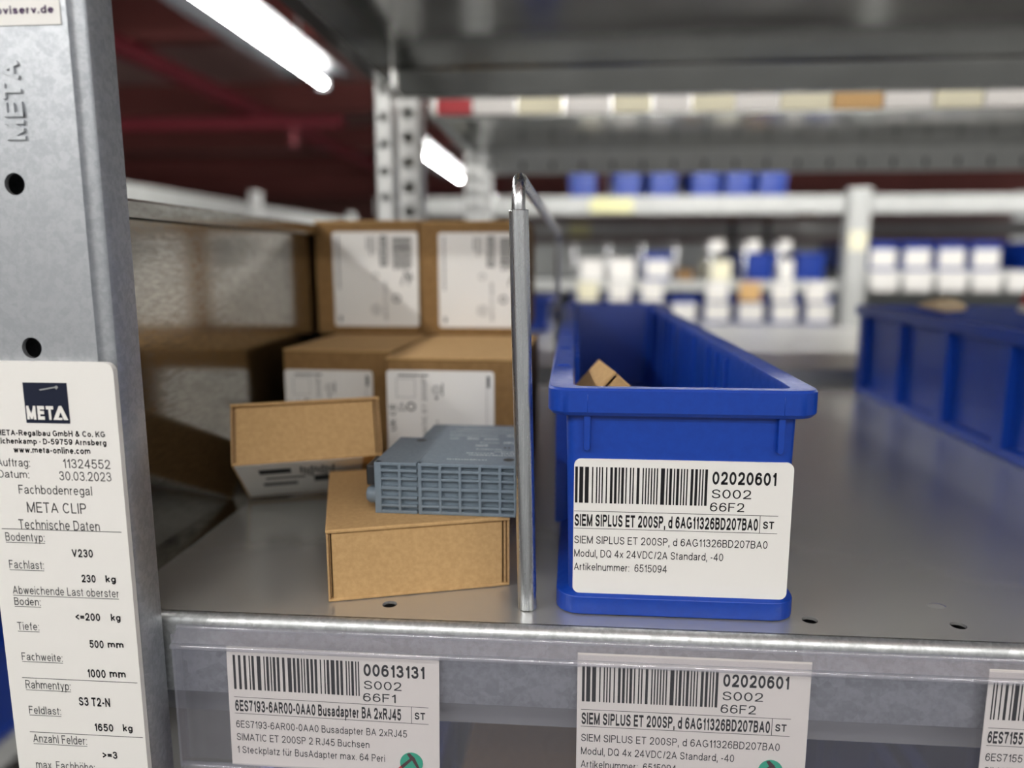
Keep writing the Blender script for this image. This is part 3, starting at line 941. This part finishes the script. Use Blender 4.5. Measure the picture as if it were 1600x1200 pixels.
# ------------------------------------------------------------------ cartons at the back of the left compartment
def make_carton(loc, rotz, wd, ln, h, label, lab, lowrow):
    t = thing('carton', label, 'carton', loc)
    t.rotation_euler = (0, 0, rotz)
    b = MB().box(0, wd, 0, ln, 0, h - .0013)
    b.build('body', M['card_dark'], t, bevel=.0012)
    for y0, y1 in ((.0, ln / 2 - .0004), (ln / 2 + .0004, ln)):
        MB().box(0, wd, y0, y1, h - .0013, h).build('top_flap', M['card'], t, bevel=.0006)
    u0, u1, v0, v1 = lab
    b = MB()
    b.prism([(q[0], q[1]) for q in rrect(u0, u1, v0, v1, .0018, 0)], -.0003, .0002, 'y')
    F = lambda u, v: (u, -.0004, v)
    if not lowrow:
        wdt = u1 - u0
        P = lambda q: u0 + q * wdt
        T = lambda q: v1 - q * (v1 - v0)
        # barcode of horizontal bars, dark name block, symbols, faint columns
        z = T(.06)
        k = 0
        while z > T(.36):
            hgt = rr.uniform(.0004, .0011)
            b.rect(P(.70), P(.93), z - hgt, z, F, 1)
            z -= hgt + rr.uniform(.0004, .0007)
        b.rect(P(.555), P(.645), T(.36), T(.04), F, 2)
        Fr = lambda u, v: (P(.625) - v, -.00045, T(.34) + u)
        b.text('SIEMENS', 0, T(.06) - T(.34), 0, P(.625) - P(.575), Fr, 0, 1, .06)
        for q, hh in ((.40, .14), (.44, .18), (.48, .16)):
            z = T(.05)
            while z > T(.05 + hh):
                b.rect(P(q), P(q + .02), z - .0012, z, F, 3)
                z -= .0018
        z = T(.04)
        while z > T(.6):
            b.rect(P(.055), P(.075), z - .0016, z, F, 3)
            z -= .0022
        b.rect(P(.055), P(.085), T(.95), T(.89), F, 2)
        b.ring(P(.50), T(.46), .0022, .0004, F, 3)
        b.ring(P(.50), T(.82), .0034, .0004, F, 3)
        b.ring(P(.50), T(.82), .0018, .0004, F, 3)
        b.ring(P(.74), T(.70), .0028, .0010, F, 2)
        Fr = lambda u, v: (P(.63) - v, -.00045, T(.93) + u)
        b.text('SIMATIC ET 200SP', 0, T(.52) - T(.93), 0, .0022, Fr, 3)
        for i in range(9):
            b.rect(P(.72 + .022 * i), P(.735 + .022 * i), T(.40 - .012 * (i % 3)), T(.37 - .01 * (i % 2)), F, 2)
        for i in range(7):
            b.rect(P(.80 + .02 * i), P(.815 + .02 * i), T(.56 - .05 * (i % 4)), T(.50 - .045 * (i % 3)), F, 2)
    else:
        b.rect(u0 + .006, u0 + .017, v1 - .0030, v1 - .0022, F, 2)
        b.rect(u0 + .0175, u0 + .022, v1 - .0030, v1 - .0022, F, 1)
        x = u0 + .005
        for q in ((x, x + .010, v1 - .0142, v1 - .0140), (x, x + .010, v1 - .0044, v1 - .0042), (x, x + .0002, v1 - .0142, v1 - .0042), (x + .0098, x + .010, v1 - .0142, v1 - .0042)):
            b.rect(*q, F, 3)
        b.ring(u0 + .0127, v1 - .0190, .0024, .0008, F, 1)
        b.poly([(u0 + .0055, v1 - .0212), (u0 + .0102, v1 - .0212), (u0 + .0078, v1 - .0168), (u0 + .0078, v1 - .0178), (u0 + .0094, v1 - .0207), (u0 + .0063, v1 - .0207), (u0 + .0077, v1 - .0179), (u0 + .0077, v1 - .0168)], F, 3)
        b.ring(u0 + .0262, v1 - .0100, .0024, .0004, F, 3)
        b.ring(u0 + .0262, v1 - .0100, .0012, .0003, F, 2)
        b.rect(u0 + .0254, u0 + .0270, v1 - .0150, v1 - .0135, F, 3)
        b.rect(u0 + .0290, u0 + .0297, v1 - .0130, v1 - .0065, F, 3)
        Fr = lambda u, v: (u0 + .0210 - v, -.00045, v1 - .0385 + u)
        b.text('SIMATIC ET 200SP', 0, .0345, 0, .0024, Fr, 2)
        Fr = lambda u, v: (u0 + .0045 - v, -.00045, v1 - .0320 + u)
        b.text('UK CE', 0, .014, 0, .0032, Fr, 2, 1)
        b.rect(u1 - .0040, u1 - .0038, v0 + .002, v1 - .002, F, 3)
        b.rect(u1 - .0036, u1 - .0022, v1 - .0085, v1 - .0025, F, 2)
        z = v1 - .026
        while z > v0 + .01:
            b.rect(u0 + .0262, u0 + .0268, z - .0014, z, F, 3)
            z -= .002
    b.build('printed_label', [M['paper'], M['ink'], M['ink_grey'], M['ink_grey']], t, smooth=0, fix=False)
    return t
ZB = .0752
make_carton((-.1632, .1655, 0), math.radians(-2.5), .0628, .120, ZB, 'brown carton on the shelf in the lower row, next to the partition sheet', (.0006, .0520, .012, .0635), True)
make_carton((-.0966, .1345, 0), math.radians(-1.5), .0700, .128, ZB, 'brown carton of the lower row with a brightly lit top, behind the grey module', (.0006, .0568, .012, .0685), True)
make_carton((-.1714, .3050, 0), 0, .0700, .120, .0745, 'made-up brown carton at the back of the lower row, added to darken the gap by the left stack', (.0122, .0692, .0052, .0672), False)  # unseen filler, added to block the bright background in the gap
make_carton((-.1714, .2500, ZB + .0003), 0, .0700, .120, .0745, 'brown carton on top at the left, with a diagonal shadow on its label', (.0122, .0692, .0052, .0672), False)
make_carton((-.1004, .2480, ZB + .0003), math.radians(.5), .0700, .120, .0740, 'brown carton on top at the right, partly behind the zinc sleeve', (.0122, .0695, .0050, .0665), False)

# ------------------------------------------------------------------ box poking out of the bin
t = thing('cardboard_box', 'cardboard box tilted on its corner inside the blue bin, only the tip showing', 'box', (.0362, .06, .004))
X = Matrix.Translation(Vector((.0164, .050, .0817)) - Vector((.0362, .06, .004))) @ Matrix.Rotation(math.radians(8), 4, 'Z') @ Matrix.Rotation(math.radians(42), 4, 'Y')
# tip at the origin, one side runs down to the right, the other down to the left
MB().box(.0022, .066, 0, .0012, -.0165, -.0002, 0, X).build('front_panel', M['card'], t, bevel=.0003)
MB().box(0, .0012, -.0004, .036, -.0165, 0, 0, X).build('side_wall', M['card'], t, bevel=.0003)
MB().box(.0014, .066, .0002, .036, -.0012, 0, 0, X).build('lid', M['card_edge'], t, bevel=.0003)
MB().box(.0014, .066, .0348, .036, -.0165, -.0014, 0, X).build('rear_wall', M['card'], t, bevel=.0003)
MB().box(.0014, .066, .0014, .0346, -.0165, -.0153, 0, X).build('base', M['card'], t, bevel=.0003)

# ------------------------------------------------------------------ bins and goods at the right on the same shelf
bin1 = make_bin((.268, .004, 0), .183, .500, BH, 'wide dark blue bin at the right edge of the shelf, seen from its side', ribs=6)
b = MB()
b.box(.283, .438, .30, .47, .0035, .050)
tag(b.build('carton', M['card_dark'], bevel=.002), 'brown carton lying inside the wide blue bin at the right', 'carton')
b = MB()
prof = [(-.022, 0), (-.012, .004), (.0, .0065), (.010, .0075), (.020, .003), (.024, .0), (.018, -.003), (0, -.004)]
b.prism(prof, .405, .43, 'y', 0, Matrix.Translation((.3075, 0, .0855)) @ Matrix.Scale(.72, 4, (1, 0, 0)))
tag(b.build('paper_bag', M['tan'], bevel=.002), 'crumpled tan paper bag showing above the rim of the wide blue bin', 'bag')
b = MB()
X = Matrix.Translation((.3705, .40, .0805)) @ Matrix.Rotation(math.radians(16), 4, 'Y')
b.loft([rrect(-.010, .012, -.006, .006, .003, z) for z in (0, .006)], 0, X)
b.loft([rrect(-.010, .012, -.006, .006, .003, z) for z in (.0061, .034)], 1, X)
b.loft([rrect(-.007, .009, -.004, .004, .003, z) for z in (.0341, .042)], 0, X)
tag(b.build('packet', [M['whitecard'], M['redwhite']], bevel=.001), 'red and white packet standing in the wide bin at the right edge', 'packet')

# ------------------------------------------------------------------ clear label holder and its cards
t = thing('label_holder', 'long clear plastic label holder clipped to the front edge of the shelf', 'label holder', (-.1385, -.006, -.06))
X = Matrix.Translation((.1385, .006, .06))
x0, x1 = -.1385, .80
MB().box(x0, x1, -.0104, -.0097, -.0545, -.0085, 0, X).build('front_sheet', M['clear'], t)
MB().box(x0, x1, -.0056, -.0050, -.0545, -.0040, 0, X).build('back_sheet', M['clear'], t)
MB().sheet([(-.0058, -.0036), (-.0100, -.0074)], .0006, x0, x1, 'x', 0, X).build('top_ledge', M['clear_edge'], t, smooth=0)
for yy, zz, rad in ((-.0104, -.0082, .0011), (-.0056, -.0034, .0009), (-.0084, -.0555, .0015)):
    MB().tube([(x0, yy, zz), (x1, yy, zz)], rad, 12, 0, X).build('edge_bead', M['clear_edge'], t, smooth=60)
MB().box(x0, x0 + .0008, -.0103, -.0050, -.055, -.004, 0, X).build('end_edge', M['clear_edge'], t)

def make_card(x, wd, ztop, num, loc, head, lines, label, seed, rot, dot=None, st=True, u0=.002, v0=-.0006):
    t = thing('label_card', label, 'label', (x, -.0080, ztop), 'shelf edge cards')
    t.rotation_euler = (0, rot, 0)
    b = MB().box(0, wd, 0, .0003, -.046, 0)
    F = lambda u, v: (u, -.00006, v)
    print_label(b, u0, v0, F, num, loc, head, lines, seed, 1.0, 1, st)
    b.build('card', [M['cardpaper'], M['ink']], t, smooth=0, fix=False)
    if dot:
        cx, cz = dot
        d = MB()
        d.prism([(cx + .0041 * math.cos(k * .2618), cz + .0041 * math.sin(k * .2618)) for k in range(24)], -.00025, -.00007, 'y', 0)
        Fd = lambda u, v: (cx + u, -.0003, cz + v)
        d.poly([(-.0068, -.0058), (-.0058, -.0050), (-.0031, -.0022), (-.0039, -.0012), (-.0062, -.0040), (-.0072, -.0050)], Fd, 1)
        d.poly([(-.0031, -.0022), (.0002, .0012), (.0022, -.0022), (.0030, -.0018), (.0012, .0022), (-.0006, .0040), (-.0016, .0036), (-.0006, .0018), (-.0039, -.0012)], Fd, 2)
        d.build('dot_sticker', [M['green'], M['redink'], M['brownink']], t, smooth=0, fix=False)
    return t
make_card(-.1198, .0755, -.0085, '00613131', '66F1', ('6ES7193-6AR00-0AA0 Busadapter BA 2xRJ45', .0600),
          [('6ES7193-6AR00-0AA0 Busadapter BA 2xRJ45', .0620), ('SIMATIC ET 200SP 2 RJ45 Buchsen', .0485), ('1 Steckplatz für BusAdapter max. 64 Peri', .0540)],
          'left card with barcode and number 00613131 in the clear holder', 11, math.radians(.6), (.0655, -.0410))
make_card(.0030, .0768, -.0058, '02020601', '66F2', ('SIEM SIPLUS ET 200SP, d 6AG11326BD207BA0', .0631),
          [('SIEM SIPLUS ET 200SP, d 6AG11326BD207BA0', .0667), ('Modul, DQ 4x 24VDC/2A Standard, -40', .0519), ('Artikelnummer:  6515094', .0327)],
          'middle card with barcode and number 02020601 in the clear holder, below the bin', 5, 0, (.0655, -.0400), u0=.0014, v0=-.0018)
make_card(.1355, .0755, -.0055, None, None, ('6ES7155', .0112), [('6ES7155', .0118), ('SIMATIC', .0115)],
          'right card at the picture edge, cut off after its first characters', 23, 0, None, False, u0=.0014, v0=-.0018)

# ------------------------------------------------------------------ shelf below with bins and boxes
make_board('shelf_board', 'lower shelf board under the clear label holder', -.1985, .82, -.004, .506, -.32, M['deck'], M['lip'])
for i, (x, wd) in enumerate(((.085, .117), (.21, .117))):
    make_bin((x, .03, -.3195), wd, .46, .14, ['blue bin on the lower shelf, below the middle card', 'blue bin on the lower shelf, below the right card'][i], 'bins on the lower shelf', ribs=4, hi=False)
for i, x in enumerate((-.180, -.062)):
    if i == 0:
        make_bin((x, .03, -.3195), .105, .46, .15, 'blue bin on the lower shelf, below the left card', 'bins on the lower shelf', ribs=4, hi=False)
    else:
        b = MB().box(x, x + .125, .03, .34, -.3195, -.17)
        tag(b.build('carton', M['card_dark'], bevel=.002), 'brown carton on the lower shelf, seen through the clear holder', 'carton')

# ------------------------------------------------------------------ cards on the upper shelf behind
rr = random.Random(12)
x = -.1105
k = 0
seq = ['whitecard', 'cream', 'whitecard', 'cream', 'whitecard', 'cream', 'whitecard', 'cream', 'orange', 'whitecard', 'cream', 'whitecard', 'blue_far', 'whitecard', 'blue_far']
for k, mname in enumerate(seq[:14]):
    wd = .038 + .016 * rr.random()
    cc = MB().box(x, x + wd, .5965, .5990, .2785, .3045)
    tag(cc.build('label_card', M[mname]), 'blurred label card on the upper rear shelf edge, %s from the left' % ORD[k], 'label', 'cards on the upper rear shelf')
    x += wd + .0022
b = MB().box(-.150, -.112, .5960, .5990, .279, .300)
tag(b.build('label_card', M['redwhite']), 'pinkish red card at the left end of the upper rear shelf edge', 'label')

# ------------------------------------------------------------------ small bin on the rear shelf, seen through the wire divider
make_bin((-.078, .94, .0122), .045, .12, .052, 'small dark blue bin on the rear shelf, seen through the wire divider', ribs=0, hi=False)

# ------------------------------------------------------------------ rack across the rear aisle
YC = 2.05
def far_board(x0, x1, y0, y1, z, lip, label, mat='steel'):
    t = thing('shelf_board', label, 'shelf', ((x0 + x1) / 2, (y0 + y1) / 2, z))
    X = Matrix.Translation(-t.location)
    b = MB().box(x0, x1, y0 + .002, y1 - .002, z - .002, z, 0, X)
    b.build('deck', M['steel'], t)
    MB().box(x0, x1, y0, y0 + .002, z - lip, z, 0, X).build('front_lip', M[mat], t)
    MB().box(x0, x1, y1 - .002, y1, z - .03, z, 0, X).build('rear_lip', M[mat], t)
    return t
far_board(-.60, .778, YC, 2.55, .308, .05, 'top shelf board of the far rack, left bay, under the row of blue bins', 'pale')
far_board(.852, 2.2, YC, 2.55, .308, .05, 'top shelf board of the far rack, right bay', 'pale')
far_board(-.60, .778, YC, 2.55, .0625, .030, 'middle shelf board of the far rack, left bay', 'pale')
far_board(.852, 2.2, YC, 2.55, .0925, .030, 'middle shelf board of the far rack, right bay', 'pale')
far_board(-.60, .778, YC, 2.55, -.066, .030, 'lower shelf board of the far rack, left bay', 'pale')
far_board(.852, 2.2, YC, 2.55, -.066, .030, 'lower shelf board of the far rack, right bay', 'pale')
make_upright(.784, .846, YC - .012, YC + .03, FLOOR, .322, 'pale upright of the far rack standing between its two bays', pitch=0, mat='pale')
tag(MB().box(-.60, 2.2, 2.556, 2.560, -.10, .185).build('back_sheet', M['pale']), 'grey back sheet closing the far rack behind its bins', 'back panel')
tag(MB().box(.790, .840, YC - .0135, YC - .0123, .150, .205).build('label_card', M['cream']), 'pale yellow card stuck on the upright of the far rack', 'label')
far_board(-.60, 2.2, 2.64, 3.1, .262, .058, 'pale shelf board of the last rack, just under the far top shelf', 'pale')
for i, (x0, x1, y, z0, z1, c) in enumerate(((.045, .17, YC - .0035, .262, .303, 'yellow'), (-.02, .06, 2.6365, .21, .255, 'yellow'))):
    tag(MB().box(x0, x1, y, y + .003, z0, z1).build('label_card', M[c]), ['pale yellow card on the lip of the far top shelf', 'pale yellow card on the pale shelf board under the far top shelf'][i], 'label')

def far_bin(loc, label, group, lab=True, proto=[]):
    """blue bin with a white label on its front"""
    if not proto:
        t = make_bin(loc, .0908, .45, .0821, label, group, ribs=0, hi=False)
        MB().box(.010, .081, .0005, .0032, .008, .060).build('paper_label', M['paper'], t)
        proto.append(t)
        return t
    t = dup(proto[0], loc, label, group)
    if not lab:
        for c in list(t.children):
            if c.name.startswith('paper_label'):
                bpy.data.objects.remove(c)
    return t
px = .8515
for k in range(4):
    far_bin((px + .0955 * k, YC + .004, .093), 'white-labelled blue bin in the far right bay, %s from the upright' % ORD[k], 'far bins in the right bay')
far_bin((px + .46, YC + .004, .093), 'white-labelled blue bin in the far right bay, beyond the dark gap', 'far bins in the right bay')
far_bin((px + .56, YC + .004, .093), 'white-labelled blue bin in the far right bay, last in view', 'far bins in the right bay')
for k, x in enumerate((-.022, .109, .213, .337, .433, .529)):
    far_bin((x, YC + .006, .3085), 'plain blue bin on the far top shelf, %s from the left' % ORD[k], 'blue bins on the far top shelf', lab=False)
for k in range(8):
    x = -.01 + .0985 * k
    far_bin((x, YC + .004, -.0655), 'blue bin with white label on the lower far shelf, %s from the left' % ORD[k], 'far bins on the lower shelf')
# cards on the middle lips
colr = ['cream', 'whitecard', 'whitecard', 'paper', 'whitecard', 'orange', 'whitecard', 'whitecard']
for k in range(8):
    x = .012 + .0955 * k
    if k == 3:
        continue
    tag(MB().box(x, x + .062, YC - .0042, YC - .0012, .002, .058).build('label_card', M[colr[k]]), '%s card on the middle far shelf lip, left bay, %s from the left' % ('tan' if k == 5 else 'white', ORD[k]), 'label', 'cards on the middle far shelf')
for k in range(6):
    x = .862 + .0955 * k
    tag(MB().box(x, x + .078, YC - .0042, YC - .0012, .034, .089).build('label_card', M['paper']), 'white card on the right bay lip of the far rack, %s from the upright' % ORD[k], 'label', 'cards on the right far shelf')
# goods on the middle shelf, left bay
for k, (x, wd, h, c) in enumerate(((.02, .07, .062, 'whitecard'), (.108, .075, .064, 'whitecard'), (.308, .05, .03, 'card_dark'), (.408, .06, .058, 'cream'), (.608, .040, .060, 'whitecard'))):
    b = MB().box(x, x + wd, YC + .02, YC + .22, .063, .063 + h)
    tag(b.build('small_carton', M[c], bevel=.002), 'small %s carton on the middle far shelf, %s from the left' % ({'whitecard': 'white', 'cream': 'cream', 'card_dark': 'brown'}[c], ORD[k]), 'carton', 'small cartons on the middle far shelf')
for k, x in enumerate((.211, .512, .658)):
    far_bin((x - .005, YC + .015, .063), 'blue bin among the cartons on the middle far shelf, %s from the left' % ORD[k], 'blue bins on the middle far shelf', lab=(k == 0))
for k, (x, wd) in enumerate(((.41, .04), (.52, .035), (.61, .036))):
    b = MB().box(x, x + wd, YC + .05, YC + .15, .1465, .180)
    tag(b.build('small_box', M['whitecard'], bevel=.002), 'little white box on top of the far goods, %s from the left' % ORD[k], 'box', 'little white boxes')
for k in range(7):
    x = .0 + .1 * k + .002
    b = MB().tube([(x, YC + .008, .063), (x, YC + .008, .17), (x, YC + .016, .178), (x, YC + .4, .178), (x, YC + .408, .17), (x, YC + .408, .063)], .003, 8)
    tag(b.build('wire_divider', M['wire'], smooth=60), 'thin wire divider on the middle far shelf, %s from the left' % ORD[k], 'divider', 'wire dividers on the far shelf')
for k, x in enumerate((.545, .665)):
    tag(MB().box(x, x + .022, 2.515, 2.53, .07, .255).build('support_post', M['black'], bevel=.002), 'dark support post under the far top shelf, %s from the left' % ORD[k], 'post', 'dark support posts')

# ------------------------------------------------------------------ rack along the cross aisle at the left
def side_board(z, label):
    t = thing('shelf_board', label, 'shelf', (-1.28, 3.5, z))
    X = Matrix.Translation((1.28, -3.5, -z))
    MB().box(-1.53, -1.032, .6, 7.0, z - .002, z, 0, X).build('deck', M['steel'], t)
    MB().box(-1.032, -1.030, .6, 7.0, z - .045, z, 0, X).build('front_lip', M['pale'], t)
    return t
side_board(.300, 'pale top shelf board of the rack across the cross aisle, above the partition sheet')
side_board(-.30, 'middle shelf board of the rack across the cross aisle')
side_board(-.75, 'lower shelf board of the rack across the cross aisle')
for k, y in enumerate((1.08, 2.13, 3.18, 4.23, 5.28)):
    make_upright(-1.0295, -1.008, y, y + .05, FLOOR, .335 if k < 2 else .33, 'short topped upright of the rack across the cross aisle, %s from the front' % ORD[k], pitch=0, group='uprights of the cross aisle rack')
sb = make_bin((-1.025, .70, -.7495), .20, .40, .17, 'blue bin in the lower left corner, seen past the sticker edge, nearer one', 'bins beside the cross aisle', ribs=0, hi=False)
sb.location = (-1.24, .66, -.7495)
s2 = dup(sb, (-1.24, 1.10, -.7495), 'blue bin in the lower left corner, seen past the sticker edge, farther one', 'bins beside the cross aisle')
s3 = dup(sb, (-1.24, .70, -.2995), 'blue bin on the middle shelf of the cross aisle rack', 'bins beside the cross aisle')
